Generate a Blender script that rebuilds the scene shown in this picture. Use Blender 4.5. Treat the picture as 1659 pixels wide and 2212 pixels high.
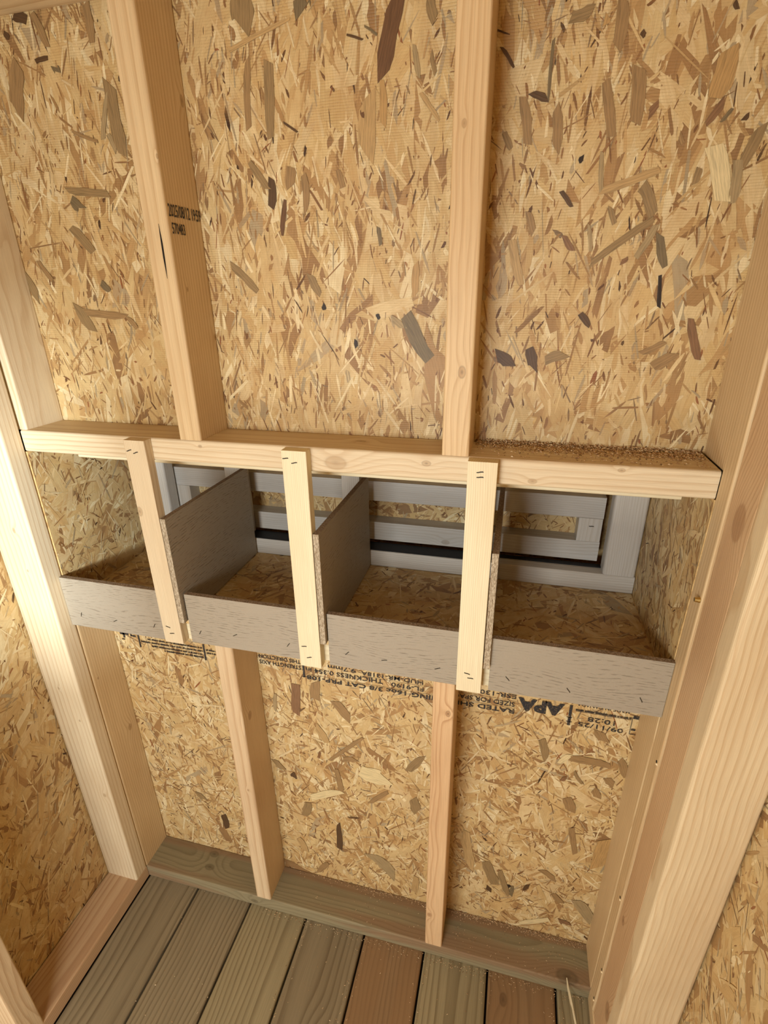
import bpy, math, random
import numpy as np
from mathutils import Vector

# ------------------------------------------------------------------ scene, camera, light
scene = bpy.context.scene
for o in list(bpy.data.objects):
    bpy.data.objects.remove(o, do_unlink=True)
COL = scene.collection
random.seed(7)

cam_d = bpy.data.cameras.new('camera')
cam = bpy.data.objects.new('camera', cam_d)
COL.objects.link(cam)
cam.location = (0.7494, -0.7010, 1.4017)
cam.rotation_euler = (1.1702, 0.0120, 0.2451)
cam_d.sensor_fit = 'VERTICAL'
cam_d.sensor_height = 36.0
cam_d.lens = 1118.9 / 2212.0 * 36.0
cam_d.clip_start = 0.01
scene.camera = cam

w = bpy.data.worlds.new('daylight')
scene.world = w
w.use_nodes = True
w.node_tree.nodes['Background'].inputs[0].default_value = (0.72, 0.86, 1.0, 1)
w.node_tree.nodes['Background'].inputs[1].default_value = 1.0

scene.view_settings.view_transform = 'Standard'
scene.view_settings.look = 'None'
scene.view_settings.exposure = -0.24
scene.view_settings.gamma = 1.0
scene.view_settings.use_curve_mapping = False

def area(name, loc, target, sx, sy, energy, col, spread=180):
    d = bpy.data.lights.new(name, 'AREA')
    d.shape = 'RECTANGLE'; d.size = sx; d.size_y = sy
    d.energy = energy; d.color = col; d.spread = math.radians(spread)
    o = bpy.data.objects.new(name, d); COL.objects.link(o)
    o.location = loc
    o.rotation_euler = (Vector(target) - Vector(loc)).to_track_quat('-Z', 'Y').to_euler()
    return o

# daylight coming in through the small window of the front wall, behind the camera
area('window_daylight', (0.43, -1.295, 1.19), (0.43, 0, 1.12), 0.33, 0.25, 14.5, (0.97, 1.0, 0.98))
# the bright yard beyond the window, which only the left end of the shed can see
area('yard_daylight', (1.06, -2.35, 1.315), (-0.1, 0, 1.08), 0.16, 0.18, 125.0, (0.85, 0.95, 1.0))
# added fill light for the lower wall and floor, at an added front-wall opening
area('added_low_fill', (0.16, -1.295, 0.32), (0.30, 0, 0.35), 0.30, 0.40, 9.0, (1.0, 0.99, 0.93))

# ------------------------------------------------------------------ helpers
def lin(c):
    r = []
    for v in c[:3]:
        v = v / 255.0
        r.append(v / 12.92 if v <= 0.04045 else ((v + 0.055) / 1.055) ** 2.4)
    return (r[0], r[1], r[2], 1.0)

def adj(c):
    return (c[0] * 0.985, min(255, c[1] * 1.012), min(255, c[2] * 1.0))

def adw(c):
    return (c[0] * 0.985, c[1] * 1.012, min(255, c[2] * 1.045))

def tag(o, label=None, cat=None, group=None, kind=None):
    if label: o['label'] = label
    if cat: o['category'] = cat
    if group: o['group'] = group
    if kind: o['kind'] = kind
    return o

def empty(name, loc):
    o = bpy.data.objects.new(name, None)
    COL.objects.link(o); o.location = loc; o.empty_display_size = 0.05
    return o

def link(name, me, loc=(0, 0, 0), parent=None):
    """location given in world space; parents are never rotated or scaled"""
    o = bpy.data.objects.new(name, me)
    COL.objects.link(o)
    if parent is not None:
        o.parent = parent
        pl = Vector(parent.location)
        if parent.parent is not None: pl = pl + Vector(parent.parent.location)
        o.location = Vector(loc) - pl
    else:
        o.location = loc
    return o

class G:
    """tiny node-graph writer"""
    def __init__(s, mat):
        s.t = mat.node_tree; s.n = s.t.nodes; s.l = s.t.links
    def put(s, sock, v):
        if isinstance(v, bpy.types.NodeSocket): s.l.new(v, sock)
        elif v is not None: sock.default_value = v
    def m(s, op, a, b=None, c=None, clamp=False):
        nd = s.n.new('ShaderNodeMath'); nd.operation = op; nd.use_clamp = clamp
        for i, v in enumerate((a, b, c)):
            if v is not None: s.put(nd.inputs[i], v)
        return nd.outputs[0]
    def xyz(s, x, y, z):
        nd = s.n.new('ShaderNodeCombineXYZ')
        for i, v in enumerate((x, y, z)): s.put(nd.inputs[i], v)
        return nd.outputs[0]
    def sep(s, v):
        nd = s.n.new('ShaderNodeSeparateXYZ'); s.put(nd.inputs[0], v); return nd.outputs
    def noise(s, vec, scale=1.0, detail=2.0, rough=0.5, dist=0.0):
        nd = s.n.new('ShaderNodeTexNoise')
        s.put(nd.inputs['Vector'], vec); s.put(nd.inputs['Scale'], scale)
        s.put(nd.inputs['Detail'], detail); s.put(nd.inputs['Roughness'], rough)
        s.put(nd.inputs['Distortion'], dist)
        return nd.outputs['Fac']
    def ramp(s, fac, stops, interp='LINEAR'):
        nd = s.n.new('ShaderNodeValToRGB'); cr = nd.color_ramp; cr.interpolation = interp
        while len(cr.elements) > 1: cr.elements.remove(cr.elements[-1])
        cr.elements[0].position = stops[0][0]; cr.elements[0].color = stops[0][1]
        for p, c in stops[1:]:
            e = cr.elements.new(p); e.color = c
        s.put(nd.inputs[0], fac); return nd.outputs[0]
    def mr(s, v, a, b, c, d, smooth=False):
        nd = s.n.new('ShaderNodeMapRange'); nd.clamp = True
        if smooth: nd.interpolation_type = 'SMOOTHSTEP'
        for i, q in enumerate((v, a, b, c, d)): s.put(nd.inputs[i], q)
        return nd.outputs[0]
    def mix(s, f, a, b, mode='MIX'):
        nd = s.n.new('ShaderNodeMix'); nd.data_type = 'RGBA'; nd.blend_type = mode
        s.put(nd.inputs[0], f); s.put(nd.inputs[6], a); s.put(nd.inputs[7], b)
        return nd.outputs[2]
    def bump(s, h, strength, dist):
        nd = s.n.new('ShaderNodeBump'); nd.inputs['Strength'].default_value = strength
        nd.inputs['Distance'].default_value = dist; s.put(nd.inputs['Height'], h); return nd.outputs[0]
    def out(s, col, rough=0.6, nrm=None, spec=0.3):
        b = s.n['Principled BSDF']
        s.put(b.inputs['Base Color'], col); s.put(b.inputs['Roughness'], rough)
        b.inputs['Specular IOR Level'].default_value = spec
        if nrm is not None: s.put(b.inputs['Normal'], nrm)

def newmat(name):
    mt = bpy.data.materials.new(name); mt.use_nodes = True
    return mt

KIND = {  # early wood, late wood, ring contrast, roughness
    'pine':   ((230, 208, 170), (188, 148, 102), 0.55, 0.55),
    'fir':    ((224, 195, 153), (170, 124, 80), 0.62, 0.55),
    'amber':  ((222, 191, 144), (178, 134, 84), 0.60, 0.5),
    'pale':   ((240, 222, 182), (206, 170, 116), 0.45, 0.55),
    'hatch':  ((208, 198, 184), (170, 150, 124), 0.45, 0.32),  # greyed: the cool sky reflection is put into the wood colour
    'treat':  ((152, 137, 103), (106, 90, 62), 0.6, 0.7),
    'treatr': ((152, 118, 84), (112, 84, 56), 0.6, 0.7),
    'deck':   ((152, 135, 104), (98, 80, 55), 0.75, 0.72),
    'decko':  ((158, 125, 87), (106, 78, 50), 0.75, 0.72),
    'deckg':  ((162, 146, 110), (108, 90, 60), 0.75, 0.72),
}
_mi = [0]
def wood(kind, axis, pith=(0.03, 0.06), freq=210.0, warp=0.010, knots=(), seed=None, tint=None, stain=None):
    """procedural softwood: growth rings round a pith line, fibres along `axis`, knots that push the rings aside.
    knots: (along, a, b, radius, darkness) in object space; (a, b) are the two axes across the grain"""
    _mi[0] += 1
    sd = seed if seed is not None else _mi[0] * 1.37
    early, late, con, rough = KIND[kind]
    mt = newmat('%s_wood' % kind); g = G(mt)
    tc = g.n.new('ShaderNodeTexCoord')
    x, y, z = g.sep(tc.outputs['Object'])
    L, a, b = {'X': (x, y, z), 'Y': (y, x, z), 'Z': (z, x, y)}[axis]
    n1 = g.noise(g.xyz(g.m('MULTIPLY_ADD', L, 2.6, sd), g.m('MULTIPLY', a, 9.0), g.m('MULTIPLY', b, 9.0)), 1.0, 2.0)
    n2 = g.noise(g.xyz(g.m('MULTIPLY_ADD', L, 9.0, sd + 5.3), g.m('MULTIPLY', a, 34.0), g.m('MULTIPLY', b, 34.0)), 1.0, 2.0)
    wv = g.m('ADD', g.m('MULTIPLY', g.m('SUBTRACT', n1, 0.5), warp * 4), g.m('MULTIPLY', g.m('SUBTRACT', n2, 0.5), warp * 0.45))
    da = g.m('ADD', g.m('SUBTRACT', a, pith[0]), wv)
    db = g.m('SUBTRACT', b, pith[1])
    r = g.m('SQRT', g.m('ADD', g.m('MULTIPLY', da, da), g.m('MULTIPLY', db, db)))
    kmask = None; kdark = None
    for (kl, ka, kb, kr, dk) in knots:
        dl = g.m('MULTIPLY', g.m('SUBTRACT', L, kl), 0.62)
        d1 = g.m('SUBTRACT', a, ka); d2 = g.m('SUBTRACT', b, kb)
        dsq = g.m('ADD', g.m('MULTIPLY', dl, dl), g.m('ADD', g.m('MULTIPLY', d1, d1), g.m('MULTIPLY', d2, d2)))
        r = g.m('ADD', r, g.m('MULTIPLY', g.m('EXPONENT', g.m('MULTIPLY', dsq, -1.0 / (2 * (kr * 1.9) ** 2))), kr * 1.5))
        d = g.m('SQRT', dsq)
        mk = g.mr(d, kr * 0.80, kr * 1.02, 1.0, 0.0, True)
        rim = g.mr(g.m('ABSOLUTE', g.m('SUBTRACT', d, kr * 0.95)), 0.0, kr * 0.22, dk * 0.42, 0.0)
        core = g.mr(d, 0.0, kr * 0.5, dk * 0.7, 0.0)
        kd = g.m('MAXIMUM', rim, core)
        kmask = mk if kmask is None else g.m('MAXIMUM', kmask, mk)
        kdark = kd if kdark is None else g.m('MAXIMUM', kdark, kd)
    fr = g.m('FRACT', g.m('ADD', g.m('MULTIPLY', r, freq), sd))
    ring = g.ramp(fr, [(0.0, (0.15,) * 3 + (1,)), (0.12, (0, 0, 0, 1)), (0.55, (0.12,) * 3 + (1,)), (0.86, (0.85,) * 3 + (1,)), (0.95, (1, 1, 1, 1)), (1.0, (0.2,) * 3 + (1,))])
    var = g.noise(g.xyz(g.m('MULTIPLY_ADD', L, 1.3, sd * 2), g.m('MULTIPLY', a, 40.0), g.m('MULTIPLY', b, 40.0)), 1.0, 2.0)
    fib = g.noise(g.xyz(g.m('MULTIPLY_ADD', L, 14.0, sd), g.m('MULTIPLY', a, 900.0), g.m('MULTIPLY', b, 900.0)), 1.0, 3.0, 0.6)
    fac = g.m('MULTIPLY', ring, g.m('MULTIPLY_ADD', var, 0.9 * con * 1.4, 0.15 * con), clamp=True)
    e, l = lin(adw(early)), lin(adw(late))
    if tint:
        e = tuple(e[i] * tint[i] for i in range(3)) + (1,); l = tuple(l[i] * tint[i] for i in range(3)) + (1,)
    col = g.mix(fac, e, l)
    big = g.noise(g.xyz(g.m('MULTIPLY_ADD', L, 3.0, sd * 3.1), g.m('MULTIPLY', a, 10.0), g.m('MULTIPLY', b, 10.0)), 1.0, 2.0)
    col = g.mix(g.mr(big, 0.40, 0.72, 0.0, 0.30), col, l)
    col = g.mix(g.mr(fib, 0.30, 0.70, 0.26, 0.0), col, tuple(v * 0.55 for v in l[:3]) + (1,))
    if stain:   # reddish heart wood band, a colour of the timber itself
        band = g.noise(g.xyz(g.m('MULTIPLY', L, 1.2), g.m('MULTIPLY', a, 22.0), g.m('MULTIPLY', b, 22.0)), 1.0, 1.0)
        col = g.mix(g.mr(band, 0.46, 0.60, 0.0, 0.55, True), col, lin(stain))
    if kmask is not None:
        kc = tuple(v * 0.75 for v in l[:3]) + (1,)
        col = g.mix(g.m('MULTIPLY', kmask, 0.5), col, kc)
        col = g.mix(kdark, col, (0.035, 0.02, 0.012, 1))
    nz = g.noise(tc.outputs['Object'], 1400.0, 2.0)
    h = g.m('ADD', g.m('MULTIPLY', fib, 0.6), g.m('ADD', g.m('MULTIPLY', fac, 0.4), g.m('MULTIPLY', nz, 0.3)))
    g.out(col, rough, g.bump(h, 0.35, 0.0006))
    return mt

def rounded_box(size, axis, r=0.003, seg=4):
    """timber with eased long edges, centred on its origin"""
    sx, sy, sz = size
    dims = {'X': (sx, sy, sz), 'Y': (sy, sx, sz), 'Z': (sz, sx, sy)}[axis]
    Ln, A, B = dims
    r = min(r, A * 0.45, B * 0.45)
    prof = []
    if r <= 1e-6:
        prof = [(A/2, B/2), (-A/2, B/2), (-A/2, -B/2), (A/2, -B/2)]
    else:
        for cx, cy, a0 in ((A/2-r, B/2-r, 0), (-A/2+r, B/2-r, 90), (-A/2+r, -B/2+r, 180), (A/2-r, -B/2+r, 270)):
            for k in range(seg + 1):
                t = math.radians(a0 + 90.0 * k / seg)
                prof.append((cx + r * math.cos(t), cy + r * math.sin(t)))
    n = len(prof)
    def P(l, a, b):
        return {'X': (l, a, b), 'Y': (a, l, b), 'Z': (a, b, l)}[axis]
    vs = [P(-Ln/2, *p) for p in prof] + [P(Ln/2, *p) for p in prof]
    fs = [(i, (i+1) % n, n + (i+1) % n, n + i) for i in range(n)]
    fs += [tuple(range(n-1, -1, -1)), tuple(range(n, 2*n))]
    if axis == 'Y': fs = [tuple(reversed(f)) for f in fs]
    return vs, fs

def mesh(name, vs, fs, mats):
    me = bpy.data.meshes.new(name)
    me.from_pydata(vs, [], fs)
    for m_ in (mats if isinstance(mats, (list, tuple)) else [mats]): me.materials.append(m_)
    me.update()
    return me

def board(name, lo, hi, axis, mat, parent=None, r=0.003, seg=4):
    lo = Vector(lo); hi = Vector(hi); c = (lo + hi) / 2; s = hi - lo
    vs, fs = rounded_box(tuple(s), axis, r, seg)
    return link(name, mesh(name, vs, fs, mat), c, parent)

def ctr(lo, hi):
    return tuple((lo[i] + hi[i]) / 2 for i in range(3))

def boxes(name, lst, mat, parent=None, loc=(0, 0, 0)):
    vs, fs = [], []
    for lo, hi in lst:
        k = len(vs)
        for z in (lo[2], hi[2]):
            for y in (lo[1], hi[1]):
                for x in (lo[0], hi[0]): vs.append((x - loc[0], y - loc[1], z - loc[2]))
        fs += [tuple(k + i for i in f) for f in ((0, 2, 3, 1), (4, 5, 7, 6), (0, 1, 5, 4), (2, 6, 7, 3), (0, 4, 6, 2), (1, 3, 7, 5))]
    return link(name, mesh(name, vs, fs, mat), loc, parent)

# ------------------------------------------------------------------ oriented strand board
def osb_core_mat():
    mt = newmat('strand_board_core'); g = G(mt)
    tc = g.n.new('ShaderNodeTexCoord')
    n = g.noise(tc.outputs['Object'], 45.0, 4.0, 0.65, 0.6)
    col = g.ramp(n, [(0.3, lin((150, 112, 66))), (0.5, lin(adj((206, 166, 112)))), (0.7, lin(adj((226, 190, 138))))])
    g.out(col, 0.7, g.bump(n, 0.4, 0.001))
    return mt

def strand_mat(name, screen):
    mt = newmat(name); g = G(mt)
    at = g.n.new('ShaderNodeAttribute'); at.attribute_name = 'tone'
    uv = g.n.new('ShaderNodeUVMap')
    u, v, _ = g.sep(uv.outputs[0])
    fib = g.noise(g.xyz(g.m('MULTIPLY', u, 24.0), g.m('MULTIPLY', v, 520.0), 0.0), 1.0, 3.0, 0.65)
    blot = g.noise(g.xyz(g.m('MULTIPLY', u, 22.0), g.m('MULTIPLY', v, 60.0), 0.0), 1.0, 3.0, 0.6)
    col = g.mix(g.mr(fib, 0.32, 0.66, 0.34, 0.0), at.outputs['Color'], g.mix(1.0, at.outputs['Color'], (0.56, 0.45, 0.33, 1), 'MULTIPLY'))
    col = g.mix(g.mr(blot, 0.45, 0.75, 0.0, 0.40), col, g.mix(1.0, at.outputs['Color'], (0.72, 0.62, 0.50, 1), 'MULTIPLY'))
    tc = g.n.new('ShaderNodeTexCoord')
    x, y, z = g.sep(tc.outputs['Object'])
    cloud = g.noise(tc.outputs['Object'], 26.0, 4.0, 0.6, 0.4)
    col = g.mix(g.mr(cloud, 0.42, 0.70, 0.0, 0.42), col, lin((176, 134, 82)))
    speck = g.noise(tc.outputs['Object'], 330.0, 2.0, 0.6)
    col = g.mix(g.mr(speck, 0.66, 0.76, 0.0, 0.55), col, (0.16, 0.085, 0.035, 1))
    h = g.m('ADD', fib, g.m('MULTIPLY', blot, 0.5))
    if screen:   # the press screen leaves fine horizontal ridges on this face
        wob = g.noise(g.xyz(g.m('MULTIPLY', x, 14.0), 0.0, g.m('MULTIPLY', z, 14.0)), 1.0, 1.0)
        ph = g.m('ADD', g.m('MULTIPLY', z, 2 * math.pi / 0.0031), g.m('MULTIPLY', wob, 9.0))
        sn = g.m('SINE', ph)
        msk = g.mr(g.noise(tc.outputs['Object'], 16.0, 2.0), 0.40, 0.60, 0.25, 1.0)
        ln = g.m('MULTIPLY', g.mr(sn, 0.35, 0.95, 0.0, 1.0), msk)
        col = g.mix(g.m('MULTIPLY', ln, 0.20), col, g.mix(1.0, at.outputs['Color'], (0.52, 0.40, 0.27, 1), 'MULTIPLY'))
        h = g.m('SUBTRACT', h, g.m('MULTIPLY', ln, 0.8))
    g.out(col, 0.48, g.bump(h, 0.5, 0.0006), 0.35)
    return mt

TONES = [((212, 181, 132), 34), ((219, 191, 146), 24), ((208, 174, 122), 20), ((202, 166, 115), 10), ((188, 150, 102), 9),
         ((230, 208, 168), 7), ((170, 132, 88), 7), ((152, 115, 77), 4.5), ((178, 156, 124), 2)]
DARKS = [((122, 86, 54), 5), ((98, 68, 44), 4), ((142, 104, 66), 7), ((66, 46, 32), 2), ((132, 110, 82), 3), ((146, 94, 58), 2)]

def flake_outline(rng, ln, wd, blunt=False):
    """ragged splinter outline, long axis along u"""
    pts = []
    taper = rng.choice([rng.uniform(0.04, 0.4), rng.uniform(0.4, 0.95)]); taper2 = rng.choice([rng.uniform(0.04, 0.4), rng.uniform(0.4, 0.95)])
    if blunt: taper, taper2 = rng.uniform(0.55, 0.95), rng.uniform(0.5, 0.95)
    s0, s1 = rng.uniform(-0.45, 0.45) * wd, rng.uniform(-0.45, 0.45) * wd
    sk = rng.uniform(-0.35, 0.35) * wd
    us = np.linspace(-0.5, 0.5, 5)
    top = []; bot = []
    for i, u in enumerate(us):
        t = 1.0
        if i == 0: t = taper
        if i == 4: t = taper2
        j = rng.uniform(0.82, 1.12)
        off = sk * (u * u * 2 - 0.25)
        sl = s0 if i == 0 else (s1 if i == 4 else 0.0)
        top.append((u * ln + sl + rng.uniform(-0.02, 0.02) * ln * (i in (0, 4)), 0.5 * wd * t * j + off))
        bot.append((u * ln - sl + rng.uniform(-0.02, 0.02) * ln * (i in (0, 4)), -0.5 * wd * t * rng.uniform(0.82, 1.12) + off))
    return top + bot[::-1]

def strands(name, parent, O, U, V, N, su, sv, count, small, mat, seed, ang=90, sig=28, skip=None, ws=1.0, rnd=0.14):
    """thousands of pressed wood strands over a board face, one mesh"""
    rng = np.random.default_rng(seed)
    O, U, V, N = [np.array(q, float) for q in (O, U, V, N)]
    tl = np.array([lin(adj(c))[:3] for c, _ in TONES]); tw = np.array([q for _, q in TONES], float); tw /= tw.sum()
    dl = np.array([lin(c)[:3] for c, _ in DARKS]); dw = np.array([q for _, q in DARKS], float); dw /= dw.sum()
    vs, fs, tones, uvs = [], [], [], []
    total = count + small
    for i in range(total):
        cu, cv = rng.uniform(0, su), rng.uniform(0, sv)
        if i < count:
            ln = float(np.clip(rng.lognormal(math.log(0.078), 0.45), 0.02, 0.18))
            wd = float(np.clip(rng.lognormal(math.log(0.0145), 0.45), 0.004, 0.036)) * ws
            tone = tl[rng.choice(len(tl), p=tw)] * rng.uniform(0.94, 1.05)
            h = 0.0002 + 0.0009 * i / total
            if i < count * 0.35: wd *= 1.5; ln *= 1.2
        else:
            q = rng.random()
            h = 0.0002 + 0.0009 * i / total
            if q < 0.38:      # dark slivers and bark flecks
                ln = float(np.clip(rng.lognormal(math.log(0.011), 0.6), 0.003, 0.05)); wd = float(np.clip(rng.lognormal(math.log(0.0017), 0.45), 0.0006, 0.006))
                tone = dl[rng.choice(len(dl), p=dw)]
            elif q < 0.70:    # brownish chips
                ln = float(np.clip(rng.lognormal(math.log(0.026), 0.5), 0.006, 0.07)); wd = float(np.clip(rng.lognormal(math.log(0.0027), 0.4), 0.001, 0.008))
                tone = tl[rng.choice([3, 4, 6, 7, 8])] * rng.uniform(0.85, 1.05)
            else:             # pale chips
                ln = float(np.clip(rng.lognormal(math.log(0.030), 0.5), 0.006, 0.07)); wd = float(np.clip(rng.lognormal(math.log(0.0030), 0.4), 0.001, 0.009))
                tone = tl[rng.choice([0, 1, 5])] * rng.uniform(0.95, 1.1)
        if skip and skip(cu, cv): continue
        th = math.radians(rng.normal(ang, sig) if rng.random() > rnd else rng.uniform(0, 180))
        c, s = math.cos(th), math.sin(th)
        out = flake_outline(rng, ln, wd)
        t1, t2 = rng.normal(0, 0.004), rng.normal(0, 0.012)
        k = len(vs); ou, ov = rng.uniform(0, 50), rng.uniform(0, 50)
        for (p, q) in out:
            uu = min(max(cu + p * c - q * s, 0.0), su); vv = min(max(cv + p * s + q * c, 0.0), sv)
            hh = min(max(h + p * t1 + q * t2, 0.00012), 0.0016)
            vs.append(tuple(O + U * uu + V * vv + N * hh)); uvs.append((p + ou, q + ov))
        m = len(out)
        fs.append(tuple(range(k, k + m))); tones.append(tone)
    me = bpy.data.meshes.new(name); me.from_pydata(vs, [], fs); me.materials.append(mat)
    at = me.attributes.new('tone', 'FLOAT_COLOR', 'FACE')
    arr = np.ones((len(fs), 4), np.float32); arr[:, :3] = np.array(tones); at.data.foreach_set('color', arr.ravel())
    ul = me.uv_layers.new(name='UVMap')
    ua = np.array(uvs, np.float32)
    li = np.empty(len(me.loops), np.int32); me.loops.foreach_get('vertex_index', li)
    ul.data.foreach_set('uv', ua[li].ravel())
    o = link(name, me, (0, 0, 0), parent)
    tag(o, 'pressed straw-coloured and brown wood strands', kind='stuff')
    return o

# ------------------------------------------------------------------ dimensions (metres), x right, y into the wall, z up
XL, XR, D, S = -0.078, 1.008, 0.085, 0.038
ZL = 1.190           # top of the ledge
Z0 = 0.842           # nest floor
CORE = osb_core_mat()
STR_S = strand_mat('strands_screened', True)
STR_P = strand_mat('strands_smooth', False)

# ------------------------------------------------------------------ setting: floor
dark = newmat('subfloor_dark'); G(dark).out(lin((60, 46, 32)), 0.9)
floor = boxes('floor', [((-0.18, -1.31, -0.075), (1.11, 0.10, -0.032))], dark, None, (0.465, -0.6, -0.032))
tag(floor, 'weathered deck-board floor of the shed', 'floor', kind='structure')
seams = [-0.0795, 0.064, 0.212, 0.3595, 0.508, 0.6510, 0.7960, 0.9420, 1.090]
pk = ['deck', 'deck', 'deckg', 'deck', 'decko', 'deckg', 'decko', 'deckg']
piths = [(0.02, -0.03), (-0.10, -0.02), (0.06, -0.05), (-0.03, -0.04), (0.12, -0.03), (0.0, -0.035), (0.03, -0.03), (-0.1, -0.03)]
for i in range(8):
    lo = (seams[i] + 0.0022, -1.29, -0.030); hi = (seams[i+1] - 0.0022, 0.078, 0.0 - 0.0006 * (i % 2))
    c = ctr(lo, hi); kn = ()
    if i == 3: kn = ((-0.200 - c[1], 0.455 - c[0], 0.015, 0.011, 0.35),)
    if i == 6: kn = ((-0.045 - c[1], 0.832 - c[0], 0.015, 0.008, 0.45),)
    board('plank', lo, hi, 'Y', wood(pk[i], 'Y', piths[i], 88.0 + 12 * (i % 3), 0.010, kn, stain=(138, 108, 74) if i in (4, 6) else None), floor, r=0.0045)

# ------------------------------------------------------------------ setting: walls and ceiling
wall_back = boxes('wall_back', [((-0.178, D, -0.03), (1.108, D + 0.010, Z0 - 0.012)), ((-0.178, D, 1.153), (1.108, D + 0.010, 1.82)),
                                ((-0.178, D, Z0 - 0.012), (-0.085, D + 0.010, 1.153)), ((1.010, D, Z0 - 0.012), (1.108, D + 0.010, 1.153))], CORE, None, (0.465, D, 0.0))
tag(wall_back, 'strand-board sheathing of the wall that holds the nesting box', 'wall', kind='structure')
wall_left = boxes('wall_left', [((-0.178, -1.31, -0.03), (-0.167, D, 1.82))], CORE, None, (-0.167, -0.6, 0.0))
tag(wall_left, 'strand-board side wall at the left of the shed', 'wall', kind='structure')
wall_right = boxes('wall_right', [((1.097, -1.31, -0.03), (1.108, D, 1.82))], CORE, None, (1.097, -0.6, 0.0))
tag(wall_right, 'strand-board side wall at the right of the shed', 'wall', kind='structure')
wall_front = boxes('wall_front', [((-0.178, -1.32, -0.03), (0.01, -1.31, 1.82)), ((0.01, -1.32, 0.52), (0.26, -1.31, 1.82)), ((0.01, -1.32, -0.03), (0.31, -1.31, 0.12)), ((0.26, -1.32, 0.52), (0.60, -1.31, 1.06)), ((0.31, -1.32, -0.03), (0.60, -1.31, 0.52)),
                                  ((0.26, -1.32, 1.32), (0.60, -1.31, 1.82)), ((0.60, -1.32, -0.03), (1.108, -1.31, 1.82))], CORE, None, (0.465, -1.31, 0.0))
tag(wall_front, 'strand-board front wall with a window and an added low opening', 'wall', kind='structure')  # low opening added to go with the low fill light
ceiling = boxes('ceiling', [((-0.178, -1.32, 1.82), (1.108, D + 0.01, 1.832))], CORE, None, (0.465, -0.6, 1.82))
tag(ceiling, 'strand-board underside of the shed roof', 'ceiling', kind='structure')

def hole(u, v):
    x = u - 0.13
    return v > 0.75 or v < 0.03
strands('wood_strands', wall_back, (-0.13, D, 0.0), (1, 0, 0), (0, 0, 1), (0, -1, 0), 1.19, 1.0, 5200, 8200, STR_P, 11, 97, 42, hole, rnd=0.25)
strands('wood_strands', wall_back, (-0.13, D, 1.165), (1, 0, 0), (0, 0, 1), (0, -1, 0), 1.19, 0.63, 3900, 5200, STR_S, 12, 90, 21, rnd=0.09)
strands('wood_strands', wall_left, (-0.167, -0.62, 0.0), (0, 1, 0), (0, 0, 1), (1, 0, 0), 0.70, 1.80, 3600, 4500, STR_P, 13, 70, 35)
strands('wood_strands', wall_right, (1.097, -0.62, 0.0), (0, 1, 0), (0, 0, 1), (-1, 0, 0), 0.60, 1.20, 2000, 2800, STR_P, 14, 80, 35)

# the boldest strands of the back wall, each a piece of its own
PAL = dict(dr=(110, 76, 50), db=(92, 66, 43), dg=(122, 102, 74), gb=(150, 120, 82), br=(157, 122, 82), tn=(186, 149, 101),
           ot=(184, 143, 92), bk=(50, 37, 27), pl=(222, 196, 150), gr=(166, 139, 101), rb=(136, 98, 68))
PMAT = {}
for k, c in PAL.items():
    mt = newmat('strand_' + k); g = G(mt)
    tc = g.n.new('ShaderNodeTexCoord')
    x, y, z = g.sep(tc.outputs['Object'])
    fib = g.noise(g.xyz(g.m('MULTIPLY', x, 30.0), g.m('MULTIPLY', y, 520.0), 0.0), 1.0, 3.0, 0.65)
    L_ = lin(adj(c)); dk = tuple(v * 0.6 for v in L_[:3]) + (1,)
    lg = tuple(min(1.0, v * 1.12) for v in L_[:3]) + (1,)
    col = g.ramp(fib, [(0.3, dk), (0.55, L_), (0.75, lg)])
    g.out(col, 0.5, g.bump(fib, 0.5, 0.0006), 0.35); PMAT[k] = mt
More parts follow.
